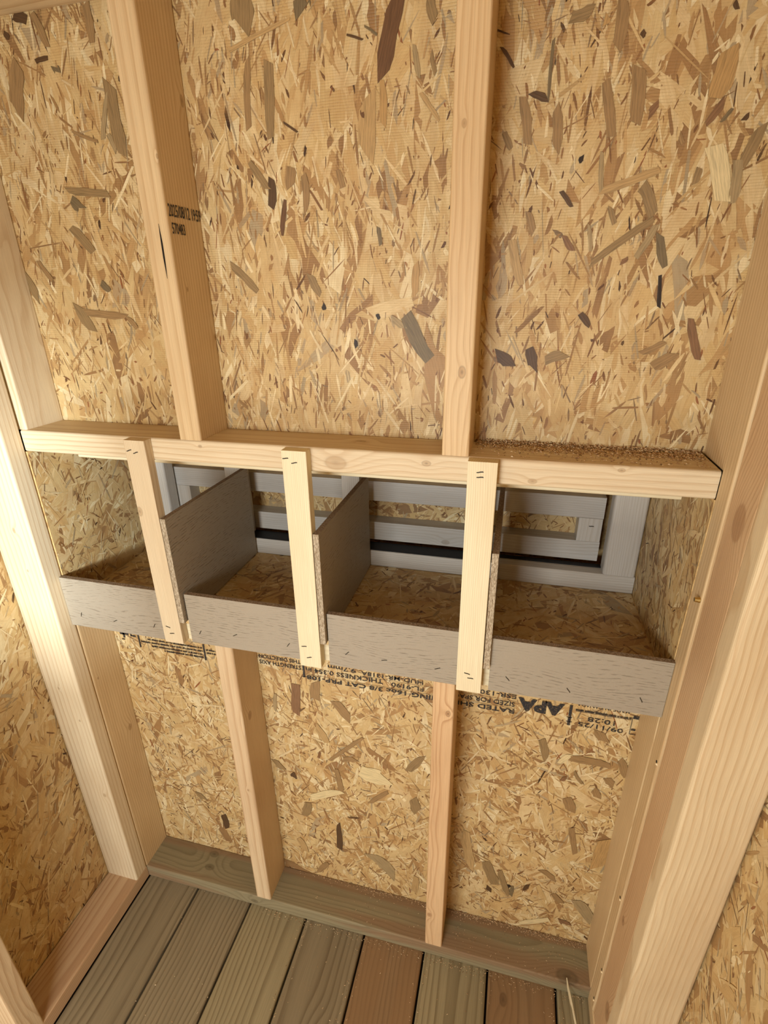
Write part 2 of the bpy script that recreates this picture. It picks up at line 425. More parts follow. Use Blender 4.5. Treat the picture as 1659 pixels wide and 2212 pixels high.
BOLD = [(0.575, 1.731, 0.554, 1.652, 0.0201, 'dr'),
 (0.611, 1.72, 0.619, 1.699, 0.0116, 'gb'),
 (0.509, 1.696, 0.53, 1.689, 0.0025, 'db'),
 (0.532, 1.702, 0.548, 1.692, 0.0028, 'dg'),
 (0.394, 1.55, 0.39, 1.515, 0.0122, 'db'),
 (0.411, 1.524, 0.402, 1.479, 0.0072, 'dr'),
 (0.526, 1.62, 0.528, 1.61, 0.0054, 'dr'),
 (0.402, 1.679, 0.396, 1.596, 0.0144, 'gb'),
 (0.372, 1.685, 0.365, 1.61, 0.0097, 'br'),
 (0.546, 1.485, 0.549, 1.463, 0.0059, 'dg'),
 (0.441, 1.427, 0.455, 1.4, 0.0118, 'gb'),
 (0.315, 1.444, 0.355, 1.406, 0.0114, 'gb'),
 (0.536, 1.635, 0.532, 1.565, 0.0215, 'tn'),
 (0.554, 1.647, 0.555, 1.6, 0.0099, 'ot'),
 (0.599, 1.439, 0.599, 1.398, 0.0107, 'ot'),
 (0.585, 1.372, 0.62, 1.309, 0.0208, 'dg'),
 (0.362, 1.571, 0.386, 1.538, 0.0098, 'gb'),
 (0.417, 1.613, 0.436, 1.601, 0.0029, 'db'),
 (0.594, 1.678, 0.6, 1.646, 0.0066, 'gr'),
 (0.615, 1.669, 0.621, 1.647, 0.0051, 'gb'),
 (0.454, 1.74, 0.453, 1.724, 0.022, 'dg'),
 (0.423, 1.562, 0.42, 1.538, 0.0149, 'br'),
 (0.442, 1.553, 0.442, 1.507, 0.0105, 'br'),
 (0.491, 1.555, 0.497, 1.534, 0.0085, 'br'),
 (0.372, 1.749, 0.37, 1.716, 0.0303, 'gb'),
 (0.346, 1.695, 0.435, 1.719, 0.0055, 'tn'),
 (0.508, 1.337, 0.509, 1.326, 0.0053, 'bk'),
 (0.542, 1.373, 0.546, 1.366, 0.0056, 'bk'),
 (0.459, 1.386, 0.461, 1.379, 0.0069, 'bk'),
 (0.603, 1.63, 0.627, 1.6, 0.0058, 'tn'),
 (0.565, 1.367, 0.582, 1.354, 0.0096, 'gr'),
 (0.8, 1.546, 0.805, 1.55, 0.006, 'bk'),
 (0.737, 1.619, 0.756, 1.612, 0.0082, 'db'),
 (0.757, 1.667, 0.757, 1.61, 0.0038, 'dg'),
 (0.828, 1.695, 0.828, 1.653, 0.0131, 'br'),
 (0.813, 1.683, 0.812, 1.674, 0.007, 'ot'),
 (0.852, 1.66, 0.854, 1.665, 0.0059, 'db'),
 (0.945, 1.642, 0.938, 1.598, 0.0235, 'ot'),
 (0.948, 1.595, 0.934, 1.574, 0.0085, 'rb'),
 (0.958, 1.587, 0.949, 1.575, 0.0041, 'dg'),
 (0.992, 1.57, 0.98, 1.529, 0.0128, 'gb'),
 (0.854, 1.633, 0.859, 1.58, 0.0165, 'br'),
 (0.82, 1.624, 0.834, 1.57, 0.0113, 'br'),
 (0.825, 1.555, 0.83, 1.514, 0.0055, 'gr'),
 (0.828, 1.513, 0.893, 1.532, 0.0099, 'tn'),
 (0.829, 1.434, 0.895, 1.481, 0.0094, 'gb'),
 (0.882, 1.438, 0.9, 1.474, 0.0084, 'gr'),
 (0.877, 1.518, 0.895, 1.485, 0.0137, 'gb'),
 (0.905, 1.463, 0.917, 1.426, 0.0098, 'dg'),
 (0.914, 1.418, 0.919, 1.38, 0.0048, 'bk'),
 (0.948, 1.553, 0.968, 1.497, 0.0206, 'pl'),
 (0.975, 1.538, 0.979, 1.494, 0.0113, 'gr'),
 (0.824, 1.373, 0.838, 1.357, 0.0083, 'db'),
 (0.959, 1.366, 0.977, 1.315, 0.0108, 'rb'),
 (0.925, 1.305, 0.948, 1.322, 0.0157, 'br'),
 (0.907, 1.322, 0.935, 1.337, 0.0082, 'br'),
 (0.762, 1.328, 0.771, 1.299, 0.0139, 'db'),
 (0.785, 1.311, 0.81, 1.321, 0.0139, 'gb'),
 (0.718, 1.318, 0.738, 1.304, 0.018, 'db'),
 (0.774, 1.684, 0.798, 1.69, 0.012, 'gb'),
 (0.699, 1.666, 0.715, 1.645, 0.0038, 'db'),
 (0.708, 1.582, 0.718, 1.564, 0.0081, 'gb'),
 (0.871, 1.587, 0.88, 1.598, 0.0081, 'rb'),
 (0.745, 1.495, 0.754, 1.471, 0.0085, 'br'),
 (0.783, 1.516, 0.798, 1.498, 0.0055, 'db'),
 (0.843, 1.496, 0.851, 1.477, 0.0067, 'gb'),
 (0.728, 1.616, 0.738, 1.568, 0.0118, 'br'),
 (0.768, 1.603, 0.773, 1.559, 0.0117, 'br'),
 (0.727, 1.464, 0.743, 1.409, 0.0127, 'tn'),
 (0.936, 1.532, 0.934, 1.516, 0.0077, 'gb'),
 (0.971, 1.575, 0.976, 1.58, 0.0049, 'db'),
 (0.939, 1.681, 0.943, 1.674, 0.0044, 'db'),
 (0.821, 1.478, 0.827, 1.448, 0.0048, 'gr'),
 (0.908, 1.567, 0.913, 1.557, 0.0043, 'br'),
 (0.792, 1.466, 0.805, 1.448, 0.0076, 'rb'),
 (0.873, 1.438, 0.865, 1.433, 0.0055, 'rb'),
 (0.048, 1.553, 0.123, 1.545, 0.0112, 'gb'),
 (0.158, 1.676, 0.16, 1.593, 0.0212, 'gb'),
 (0.054, 1.54, 0.071, 1.527, 0.0155, 'dg'),
 (0.023, 1.764, 0.044, 1.758, 0.0128, 'db'),
 (0.012, 1.711, -0.008, 1.655, 0.0252, 'br'),
 (0.044, 1.712, 0.066, 1.714, 0.0062, 'db'),
 (0.082, 1.626, 0.122, 1.611, 0.0048, 'br'),
 (0.023, 1.379, 0.114, 1.37, 0.0118, 'br'),
 (0.114, 1.37, 0.13, 1.352, 0.0085, 'br'),
 (0.043, 1.503, 0.075, 1.468, 0.0158, 'gb'),
 (0.142, 1.619, 0.151, 1.598, 0.0085, 'gr'),
 (0.001, 1.748, 0.008, 1.741, 0.0076, 'db'),
 (0.074, 1.703, 0.078, 1.697, 0.0111, 'dg'),
 (0.055, 1.764, 0.07, 1.726, 0.0112, 'br'),
 (0.145, 1.765, 0.144, 1.723, 0.0118, 'br'),
 (-0.072, 1.437, -0.054, 1.398, 0.0147, 'gb'),
 (0.02, 1.389, 0.041, 1.347, 0.0177, 'gb'),
 (-0.037, 1.457, -0.017, 1.426, 0.0084, 'br'),
 (0.078, 1.422, 0.091, 1.409, 0.011, 'dg'),
 (0.151, 1.666, 0.132, 1.614, 0.0072, 'gr'),
 (0.353, 0.65, 0.348, 0.569, 0.0201, 'rb'),
 (0.398, 0.664, 0.395, 0.619, 0.0238, 'br'),
 (0.438, 0.621, 0.469, 0.581, 0.0223, 'br'),
 (0.428, 0.248, 0.428, 0.159, 0.014, 'db'),
 (0.508, 0.169, 0.565, 0.11, 0.0325, 'gr'),
 (0.595, 0.465, 0.623, 0.513, 0.0178, 'gb'),
 (0.418, 0.45, 0.497, 0.536, 0.0089, 'br'),
 (0.449, 0.461, 0.478, 0.468, 0.0141, 'br'),
 (0.432, 0.426, 0.442, 0.352, 0.0139, 'br'),
 (0.365, 0.319, 0.441, 0.36, 0.0209, 'pl'),
 (0.507, 0.342, 0.549, 0.389, 0.0114, 'br'),
 (0.605, 0.385, 0.615, 0.346, 0.023, 'gb'),
 (0.357, 0.297, 0.343, 0.25, 0.0209, 'gb'),
 (0.487, 0.436, 0.547, 0.427, 0.0426, 'pl'),
 (0.392, 0.544, 0.415, 0.501, 0.0185, 'tn'),
 (0.303, 0.613, 0.298, 0.565, 0.0082, 'gr'),
 (0.322, 0.385, 0.327, 0.371, 0.0138, 'db'),
 (0.279, 0.416, 0.302, 0.39, 0.0138, 'gb'),
 (0.612, 0.068, 0.616, 0.126, 0.0165, 'tn'),
 (0.366, 0.052, 0.393, 0.094, 0.014, 'br'),
 (0.116, 0.182, 0.121, 0.133, 0.0184, 'db'),
 (0.054, 0.242, 0.07, 0.222, 0.0168, 'gb'),
 (0.32, 0.162, 0.339, 0.119, 0.0189, 'tn'),
 (0.771, 0.237, 0.796, 0.167, 0.0255, 'gb'),
 (0.802, 0.217, 0.828, 0.141, 0.0151, 'gb'),
 (0.889, 0.252, 0.92, 0.23, 0.0137, 'br'),
 (0.969, 0.181, 1.008, 0.122, 0.028, 'gr'),
 (0.932, 0.399, 0.948, 0.325, 0.0126, 'br'),
 (1.001, 0.385, 0.993, 0.298, 0.0322, 'ot'),
 (0.821, 0.176, 0.828, 0.168, 0.011, 'bk'),
 (0.834, 0.176, 0.833, 0.143, 0.0087, 'dg'),
 (0.778, 0.152, 0.789, 0.142, 0.0106, 'db'),
 (0.92, 0.183, 0.941, 0.159, 0.0124, 'br'),
 (0.86, 0.052, 0.922, 0.093, 0.015, 'pl'),
 (0.948, 0.102, 0.96, 0.09, 0.0187, 'rb'),
 (0.723, 0.321, 0.739, 0.204, 0.0223, 'tn'),
 (0.867, 0.194, 0.859, 0.172, 0.0087, 'db'),
 (0.946, 0.662, 0.961, 0.639, 0.0174, 'br'),
 (0.904, 0.586, 0.979, 0.584, 0.0176, 'br'),
 (0.903, 0.534, 0.899, 0.522, 0.0083, 'rb'),
 (0.852, 0.619, 0.865, 0.568, 0.0153, 'gb'),
 (0.976, 0.551, 0.991, 0.536, 0.0162, 'br'),
 (0.918, 0.553, 0.935, 0.524, 0.0067, 'gb'),
 (0.993, 0.602, 1.009, 0.563, 0.0157, 'br'),
 (0.914, 0.48, 0.927, 0.444, 0.0206, 'br'),
 (0.889, 0.567, 0.906, 0.593, 0.0121, 'pl'),
 (0.959, 0.516, 0.969, 0.496, 0.015, 'br')]
rng = np.random.default_rng(5)
for i, (x0, z0, x1, z1, wd, c) in enumerate(BOLD):
    ln = math.hypot(x1 - x0, z1 - z0)
    out = flake_outline(rng, ln, wd, True)
    hgt = 0.0013 + 0.000004 * i
    vs = [(p, q, 0.0003 + 0.00008 * math.sin(p * 60 + i)) for p, q in out] + [(p, q, -0.0002) for p, q in out]
    n = len(out)
    fs = [tuple(range(n - 1, -1, -1))] + [(j, n + j, n + (j + 1) % n, (j + 1) % n) for j in range(n)]
    fs = [tuple(reversed(f)) for f in fs]
    o = link('wood_strand', mesh('wood_strand', vs, fs, PMAT[c]), ((x0 + x1) / 2, D - hgt, (z0 + z1) / 2), wall_back)
    # local x along the strand, local z out of the wall (-y)
    ax = Vector((x1 - x0, 0, z1 - z0)).normalized(); nz = Vector((0, -1, 0)); ay = nz.cross(ax)
    from mathutils import Matrix
    o.rotation_euler = Matrix((ax, ay, nz)).transposed().to_euler()

# ------------------------------------------------------------------ framing timber
def timber(name, lo, hi, axis, label, cat, kind='pine', pith=(0.03, 0.06), freq=210.0, warp=0.010, knots=(), r=0.0032, tint=None, stain=None):
    c = ctr(lo, hi)
    i, j, k = {'X': (0, 1, 2), 'Y': (1, 0, 2), 'Z': (2, 0, 1)}[axis]
    kn = tuple((q[i] - c[i], q[j] - c[j], q[k] - c[k], q[3], q[4]) for q in knots)
    o = board(name, lo, hi, axis, wood(kind, axis, pith, freq, warp, kn, tint=tint, stain=stain), None, r)
    return tag(o, label, cat)

ST = 'wall stud'
sill = timber('sill_plate', (-0.160, 0, 0), (1.090, D, S), 'X', 'greenish treated sill plate lying on the floor below the nesting box', 'sill plate', 'treat', (0.02, -0.03), 190, 0.012,
       ((0.0768, 0.0686, S, 0.008, 0.5), (0.0831, 0.0356, S, 0.008, 0.5), (0.226, 0, 0.0163, 0.006, 0.6), (0.9618, 0.0098, S, 0.014, 0.6)), stain=(136, 100, 72))
timber('wall_stud', (-0.116, 0, S), (XL, D, 0.794), 'Z', 'shaded stud in the left corner, under the nesting box', ST, 'amber', (0.06, 0.10), 170, 0.008,
       ((XL, 0.0602, 0.4541, 0.006, 0.25), (XL, 0.0136, 0.6391, 0.002, 0.9)))
timber('wall_stud', (-0.108, 0.004, ZL), (-0.068, D, 1.766), 'Z', 'stud standing on the left end of the ledge, against the corner', ST, 'pine', (0.07, 0.03), 130, 0.022)
studA = timber('wall_stud', (0.236, 0, ZL), (0.274, D, 1.766), 'Z', 'upper stud with a printed date and a split along its front edge', ST, 'amber', (-0.05, 0.09), 190, 0.003,
       ((0.274, 0.0006, 1.5678, 0.002, 0.8), (0.274, 0.0239, 1.4095, 0.002, 0.8), (0.274, 0.0759, 1.6457, 0.0045, 0.5), (0.274, 0.0813, 1.3394, 0.003, 0.5)))
timber('wall_stud', (0.655, 0, ZL), (0.693, D, 1.766), 'Z', 'smooth upper stud with a small knot near the ledge, beside the third batten', ST, 'amber', (0.03, -0.045), 120, 0.014,
       ((0.6783, 0, 1.3043, 0.005, 0.7), (0.6683, 0, 1.5743, 0.003, 0.3)), tint=(1.03, 1.0, 0.97))
timber('wall_stud', (0.234, 0, S), (0.272, D, 0.794), 'Z', 'lower stud with pale front and amber side, left of the two under the nesting box', ST, 'fir', (-0.04, 0.10), 220, 0.003,
       ((0.272, 0.0266, 0.6011, 0.007, 0.3), (0.2579, 0, 0.4114, 0.002, 0.6)))
timber('wall_stud', (0.653, 0, S), (0.691, D, 0.794), 'Z', 'reddish lower stud with swirling grain, right of the two under the nesting box', ST, 'fir', (0.012, -0.062), 230, 0.013,
       ((0.6812, 0, 0.722, 0.0042, 0.95), (0.6615, 0, 0.1447, 0.0045, 0.5)), tint=(1.02, 0.90, 0.80))
timber('wall_stud', (1.011, 0, ZL), (1.049, D, 1.766), 'Z', 'stud standing on the right end of the ledge, against the corner', ST, 'amber', (0.10, 0.20), 150, 0.006)
timber('wall_stud', (XR, 0.0005, S), (1.046, D, 0.794), 'Z', 'stud in the right corner, under the nesting box', ST, 'amber', (0.09, 0.14), 180, 0.010)
timber('top_plate', (-0.160, 0, 1.766), (1.090, D, 1.804), 'X', 'top plate above the wall studs, in the upper left corner', 'top plate', 'amber', (0.0, -0.1), 180)
# side walls
timber('bottom_plate', (-0.165, -1.29, 0), (XL, -0.001, S), 'Y', 'pinkish bottom plate of the left wall, on the floor', 'bottom plate', 'fir', (0.03, -0.06), 150, 0.01, tint=(0.82, 0.74, 0.70))
timber('wall_stud', (-0.165, -S, S), (XL, -0.0005, 1.80), 'Z', 'brightly lit post at the left end of the nesting box', ST, 'pine', (-0.12, 0.16), 170, 0.0035,
       ((-0.1292, -S, 0.6454, 0.0022, 0.7), (-0.1007, -S, 0.563, 0.002, 0.8), (-0.1138, -S, 1.0122, 0.0035, 0.3), (-0.1115, -S, 0.9291, 0.002, 0.6), (-0.0964, -S, 0.338, 0.004, 0.3)), r=0.004, tint=(1.0, 1.0, 1.0))
timber('wall_stud', (-0.165, -0.362, S), (XL, -0.322, 1.80), 'Z', 'left wall stud cut off by the lower left corner', ST, 'fir', (0.07, 0.02), 140, 0.012)
timber('bottom_plate', (XR, -1.29, 0), (1.095, -0.001, S), 'Y', 'bottom plate under the posts at the right', 'bottom plate', 'amber', (0.03, -0.06), 150)
post_r = timber('wall_stud', (XR, -S, S), (1.095, -0.0005, 1.80), 'Z', 'narrow post with screw tips at the right end of the nesting box', ST, 'amber', (0.05, -0.13), 150, 0.010, r=0.003)
timber('wall_stud', (1.0105, -0.1085, S), (1.0485, -S - 0.0005, 1.80), 'Z', 'rosy filler post between the two right-hand posts', ST, 'fir', (-0.035, 0.045), 190, 0.020,
       ((1.0105, -0.0746, 1.1522, 0.016, 0.12), (1.0105, -0.059, 0.3781, 0.006, 0.8), (1.0105, -0.0948, 0.165, 0.013, 0.6)), tint=(0.94, 0.84, 0.76))
timber('wall_stud', (XR, -0.149, S), (1.095, -0.109, 1.80), 'Z', 'broad pale post at the right edge, nearest the viewer', ST, 'pine', (0.12, 0.02), 120, 0.009, r=0.006, tint=(0.97, 0.92, 0.84))
# the ledge
ledge = timber('ledge_beam', (XL, 0, ZL - S), (XR, D, ZL), 'X', 'horizontal ledge beam over the openings of the nesting box', 'beam', 'pine', (0.02, -0.075), 150, 0.011,
       ((0.4966, 0, 1.1682, 0.0115, 0.22), (0.6336, 0, 1.1764, 0.0042, 0.6), (0.2708, 0, 1.1811, 0.0022, 0.9), (0.892, 0, 1.1838, 0.003, 0.5), (0.7814, 0, 1.1602, 0.004, 0.3),
        (0.5225, 0.0489, ZL, 0.005, 0.5)), r=0.004)

# details of the studs: split, screw tips, printed date
black = newmat('crack_black'); G(black).out((0.012, 0.008, 0.006, 1), 0.95)
vs = [(-0.0002, -0.0006, 0.034), (0.0014, -0.0006, 0.010), (0.0011, -0.0006, -0.012), (0.0, -0.0006, -0.034), (-0.0011, -0.0006, -0.008), (-0.0009, -0.0006, 0.014)]
vs = vs + [(x, 0.0004, z) for x, y, z in vs]
fs = [(0, 1, 2, 3, 4, 5)[::-1]] + [(i, (i + 1) % 6, 6 + (i + 1) % 6, 6 + i) for i in range(6)]
o = link('split', mesh('split', vs, fs, black), (0.2605, -0.0001, 1.4575), studA); tag(o, 'dark lengthwise split in the wood')
metal = newmat('screw_metal'); g = G(metal); g.out(lin((206, 178, 110)), 0.25); metal.node_tree.nodes['Principled BSDF'].inputs['Metallic'].default_value = 1.0
def cone(name, loc, r0, r1, h, mat, parent, n=10):
    vs = [(-0.0, r0 * math.cos(6.2832 * i / n), r0 * math.sin(6.2832 * i / n)) for i in range(n)]
    vs += [(-h, r1 * math.cos(6.2832 * i / n), r1 * math.sin(6.2832 * i / n)) for i in range(n)]
    fs = [(i, n + i, n + (i + 1) % n, (i + 1) % n) for i in range(n)] + [tuple(range(n, 2 * n))]
    return link(name, mesh(name, vs, fs, mat), loc, parent)
cone('screw_tip', (XR, -0.0330, 1.0225), 0.0042, 0.0030, 0.0065, metal, post_r)
chip = newmat('torn_chip'); G(chip).out(lin((236, 214, 172)), 0.7)
for (y, z) in ((-0.0330, 0.7281), (-0.0305, 0.3916), (-0.0328, 0.1701), (-0.0309, 0.0658)):
    a_ = cone('nail_hole', (XR + 0.0004, y + 0.001, z + 0.001), 0.0030, 0.0026, 0.0009, black, post_r)
    cone('torn_chip', (XR + 0.0004, y - 0.0012, z - 0.0012), 0.0026, 0.0012, 0.0022, chip, post_r)

# ------------------------------------------------------------------ lettering
ink = newmat('stamp_ink'); g = G(ink)
tc = g.n.new('ShaderNodeTexCoord')
g.out(g.ramp(g.noise(tc.outputs['Object'], 260.0, 2.0, 0.6), [(0.45, lin((40, 40, 44))), (0.62, lin((74, 66, 54))), (0.72, lin((150, 118, 76)))]), 0.6)
def lettering(txt, parent, P, ru, up, width, height, bold=0.0, shear=0.0):
    """flat print: P is where the first letter starts (baseline), ru the reading direction, up the letters' up"""
    cu = bpy.data.curves.new('print', 'FONT'); cu.body = txt; cu.size = 1.0; cu.offset = bold; cu.shear = shear; cu.resolution_u = 2
    ob = bpy.data.objects.new('print', cu); COL.objects.link(ob)
    bpy.context.view_layer.update()
    dg = bpy.context.evaluated_depsgraph_get()
    me = bpy.data.meshes.new_from_object(ob.evaluated_get(dg))
    bpy.data.objects.remove(ob, do_unlink=True)
    n = len(me.vertices); co = np.empty(n * 3, np.float32); me.vertices.foreach_get('co', co); co = co.reshape(-1, 3)
    mn, mx = co.min(0), co.max(0)
    u = (co[:, 0] - mn[0]) / max(1e-6, mx[0] - mn[0]) * width
    v = (co[:, 1]) / 0.70 * height
    ru = np.array(ru, float); up = np.array(up, float)
    new = u[:, None] * ru + v[:, None] * up
    me.vertices.foreach_set('co', new.astype(np.float32).ravel()); me.update()
    me.materials.clear(); me.materials.append(ink)
    o = link('stamp_lettering', me, P, parent)
    return tag(o, 'black stamped lettering reading ' + txt)
YT = D - 0.0021
def up_down(txt, xr, xl, zbase, h, bold=0.01):      # printed upside down on the lower sheathing
    lettering(txt, wall_back, (xr, YT, zbase), (-1, 0, 0), (0, 0, -1), xr - xl, h, bold)
up_down('RATED SHEATHING 16oc 3/8 CAT PRP-108', 0.7960, 0.3800, 0.6790, 0.0098, 0.022)
up_down('SIZED FOR SPACING', 0.7960, 0.6560, 0.6960, 0.0105)
up_down('FL-9190', 0.6235, 0.5590, 0.6960, 0.0100)
up_down('THICKNESS 0.354 in', 0.5420, 0.3800, 0.6990, 0.0105)
up_down('ESR-1301', 0.7970, 0.7240, 0.7140, 0.0098)
up_down('HUD-MR-1318A', 0.6220, 0.4980, 0.7120, 0.0095)
up_down('9.7mm', 0.4860, 0.4280, 0.7140, 0.0095)
up_down('APA', 0.8830, 0.8010, 0.7085, 0.0260, 0.055)
up_down('STRENGTH AXIS', 0.3690, 0.2760, 0.7000, 0.0098, 0.012)
up_down('THIS DIRECTION', 0.3690, 0.2760, 0.7140, 0.0092, 0.012)
up_down('MADE IN CANADA', 0.9910, 0.9030, 0.7205, 0.0080)
up_down('10:28', 0.9710, 0.9250, 0.6905, 0.0105)
up_down('09/11/25', 0.9870, 0.9100, 0.6755, 0.0095)
stud_txt = lambda t, y0, y1, zb, h: lettering(t, studA, (0.2746, y0, zb), (0, 1, 0), (0, 0, 1), y1 - y0, h, 0.012)
stud_txt('2025/08/12 19:59', 0.0060, 0.0830, 1.5010, 0.0150)
stud_txt('570483', 0.0085, 0.0390, 1.4800, 0.0135)
def bars(name, lst, label):
    vs, fs = [], []
    for (xa, za, xb, zb) in lst:
        k = len(vs); vs += [(xa, 0, za), (xb, 0, za), (xb, 0, zb), (xa, 0, zb)]; fs.append((k, k + 1, k + 2, k + 3))
    c = ((lst[0][0] + lst[0][2]) / 2, YT, (lst[0][1] + lst[0][3]) / 2)
    vs = [(v[0] - c[0], 0, v[2] - c[2]) for v in vs]
    o = link(name, mesh(name, vs, fs, ink), c, wall_back); return tag(o, label)
bars('stamp_mark', [(0.8915, 0.664, 0.8965, 0.7113), (0.889, 0.672, 0.899, 0.6735), (0.889, 0.682, 0.8985, 0.6835)], 'thick vertical stamp bar')
bars('stamp_mark', [(0.3725, 0.6725, 0.3765, 0.7100), (0.370, 0.6735, 0.379, 0.6750)], 'thick vertical stamp bar')
bars('stamp_mark', [(0.1450, 0.6740, 0.1490, 0.7160)], 'thick vertical stamp bar')
bars('stamp_mark', [(-0.0165, 0.6800, -0.0130, 0.7160)], 'thick vertical stamp bar')
bars('stamp_mark', [(0.38, 0.6815, 0.796, 0.6820)], 'thin stamp rule')
bars('stamp_mark', [(0.5, 0.6995, 0.8, 0.7000)], 'thin stamp rule')
bars('stamp_mark', [(0.903, 0.6995, 0.996, 0.7005), (0.9970, 0.667, 0.9980, 0.705), (0.9980, 0.667, 1.0080, 0.668), (0.999, 0.676, 1.006, 0.680), (0.9985, 0.703, 1.0075, 0.710)], 'thin ruled stamp border')
bars('stamp_mark', [(-0.055, 0.700, -0.050, 0.716), (-0.062, 0.708, -0.040, 0.713), (-0.035, 0.706, -0.022, 0.710), (-0.035, 0.708, -0.032, 0.716), (-0.060, 0.694, -0.052, 0.697)], 'smudged stamp letters')
rr = random.Random(3)
def scribble(xr, xl, z, h):      # printing too fine to read: rows of tiny strokes
    L_ = []; x = xr
    while x > xl:
        if rr.random() < 0.14: x -= 0.0025
        wd = rr.uniform(0.0006, 0.0016); hh = h * rr.uniform(0.55, 1.0)
        L_.append((x - wd, z, x, z + hh)); x -= wd + rr.uniform(0.0001, 0.0005)
    L_.append((xl, z + h * 0.30, xr, z + h * 0.45))
    return L_
for (xr_, xl_, z_) in ((0.1425, 0.0465, 0.6785), (0.1425, 0.0160, 0.6865), (0.1425, -0.0100, 0.6950), (0.1425, 0.0080, 0.7035), (0.178, 0.152, 0.700), (0.182, 0.152, 0.692), (0.996, 0.903, 0.7010)):
    bars('stamp_lettering', scribble(xr_, xl_, z_, 0.0048), 'row of tiny illegible stamped print')

# ------------------------------------------------------------------ primed siding used for dividers and lips
def siding(axis, thick_i, sd):
    mt = newmat('primed_siding'); g = G(mt)
    tc = g.n.new('ShaderNodeTexCoord')
    x, y, z = g.sep(tc.outputs['Object'])
    L, a = (x, z) if axis == 'X' else (y, z)
    wv = g.noise(g.xyz(g.m('MULTIPLY_ADD', L, 3.5, sd), g.m('MULTIPLY', a, 9.0), sd), 1.0, 2.0)
    ph = g.m('FRACT', g.m('ADD', g.m('MULTIPLY', a, 210.0), g.m('MULTIPLY', wv, 16.0)))
    lnm = g.mr(g.m('ABSOLUTE', g.m('SUBTRACT', ph, 0.5)), 0.0, 0.20, 1.0, 0.0)
    dash = g.mr(g.noise(g.xyz(g.m('MULTIPLY_ADD', L, 60.0, sd), g.m('MULTIPLY', a, 260.0), 0.0), 1.0, 2.0), 0.46, 0.62, 0.0, 1.0)
    zone = g.mr(g.noise(g.xyz(g.m('MULTIPLY_ADD', L, 7.0, sd * 2), g.m('MULTIPLY', a, 24.0), 0.0), 1.0, 1.0), 0.30, 0.52, 0.0, 1.0)
    gv = g.m('MULTIPLY', g.m('MULTIPLY', lnm, dash), zone)
    fine = g.noise(g.xyz(g.m('MULTIPLY', L, 350.0), g.m('MULTIPLY', a, 520.0), 0.0), 1.0, 3.0)
    col = g.mix(g.mr(fine, 0.3, 0.7, 0.0, 0.25), lin((160, 149, 131)), lin((144, 132, 113)))
    col = g.mix(g.m('MULTIPLY', gv, 0.62), col, lin((104, 90, 72)))
    h = g.m('SUBTRACT', g.m('MULTIPLY', fine, 0.3), gv)
    g.out(col, 0.55, g.bump(h, 0.7, 0.0008), 0.35)
    return mt
cut = newmat('cut_edge'); g = G(cut)
tc = g.n.new('ShaderNodeTexCoord')
n_ = g.noise(tc.outputs['Object'], 420.0, 4.0, 0.7, 0.8)
g.out(g.ramp(n_, [(0.30, lin((92, 72, 54))), (0.50, lin((142, 120, 96))), (0.70, lin((186, 168, 142)))]), 0.85, g.bump(n_, 0.9, 0.002))
flaky = newmat('flaky_cut_end'); g = G(flaky)
tc = g.n.new('ShaderNodeTexCoord')
x_, y_, z_ = g.sep(tc.outputs['Object'])
n_ = g.noise(g.xyz(g.m('MULTIPLY', x_, 900.0), g.m('MULTIPLY', y_, 300.0), g.m('MULTIPLY', z_, 190.0)), 1.0, 4.0, 0.7, 0.6)
g.out(g.ramp(n_, [(0.30, lin((96, 76, 56))), (0.44, lin((166, 146, 118))), (0.60, lin((216, 202, 176)))]), 0.85, g.bump(n_, 1.0, 0.002))
def panel_board(name, lo, hi, axis, parent, sd):
    lo_, hi_ = Vector(lo), Vector(hi); s = hi_ - lo_
    vs, fs = rounded_box(tuple(s), axis, 0.0)
    me = mesh(name, vs, fs, [siding(axis, 0, sd), cut, flaky])
    for i, p in enumerate(me.polygons): p.material_index = 0 if i in (1, 3) else (2 if i > 3 and axis == 'Y' else 1)
    return link(name, me, (lo_ + hi_) / 2, parent)

# ------------------------------------------------------------------ nesting box
nest = empty('nesting_box', (0.465, 0.13, 0.794))
tag(nest, 'four-bay wooden nesting box set into the wall below the ledge beam', 'nesting box')
nf = boxes('floor_panel', [((-0.0768, 0.0, Z0 - 0.010), (1.0076, 0.40, Z0))], CORE, nest, (0.465, 0.2, Z0))
strands('wood_strands', nf, (-0.0768, 0.0, Z0), (1, 0, 0), (0, 1, 0), (0, 0, 1), 1.082, 0.278, 1200, 1300, STR_P, 21, 30, 60)
spl = boxes('side_panel', [((-0.0860, 0.0005, 0.797), (-0.0770, 0.40, 1.1515))], CORE, nest, (-0.078, 0.2, 0.97))
strands('wood_strands', spl, (-0.0770, 0.001, Z0), (0, 1, 0), (0, 0, 1), (1, 0, 0), 0.315, 0.305, 340, 420, STR_P, 22, 70, 45)
spr = boxes('side_panel', [((1.0078, 0.0005, 0.797), (1.0178, 0.40, 1.1515))], CORE, nest, (1.004, 0.2, 0.97))
strands('wood_strands', spr, (1.0078, 0.001, Z0), (0, 1, 0), (0, 0, 1), (-1, 0, 0), 0.277, 0.305, 340, 420, STR_P, 23, 80, 35)
boxes('roof_panel', [((-0.083, 0.095, 1.125), (1.0075, 0.40, 1.135))], CORE, nest, (0.465, 0.25, 1.13))
board('rim_board', (XL, 0.0005, 0.795), (XR, 0.0835, Z0 - 0.0105), 'X', wood('pale', 'X', (0.02, -0.06), 150), nest)
board('top_rail', (-0.066, 0.0955, 1.1135), (0.9995, 0.128, 1.1245), 'X', wood('pale', 'X', (0.02, -0.08), 160), nest)
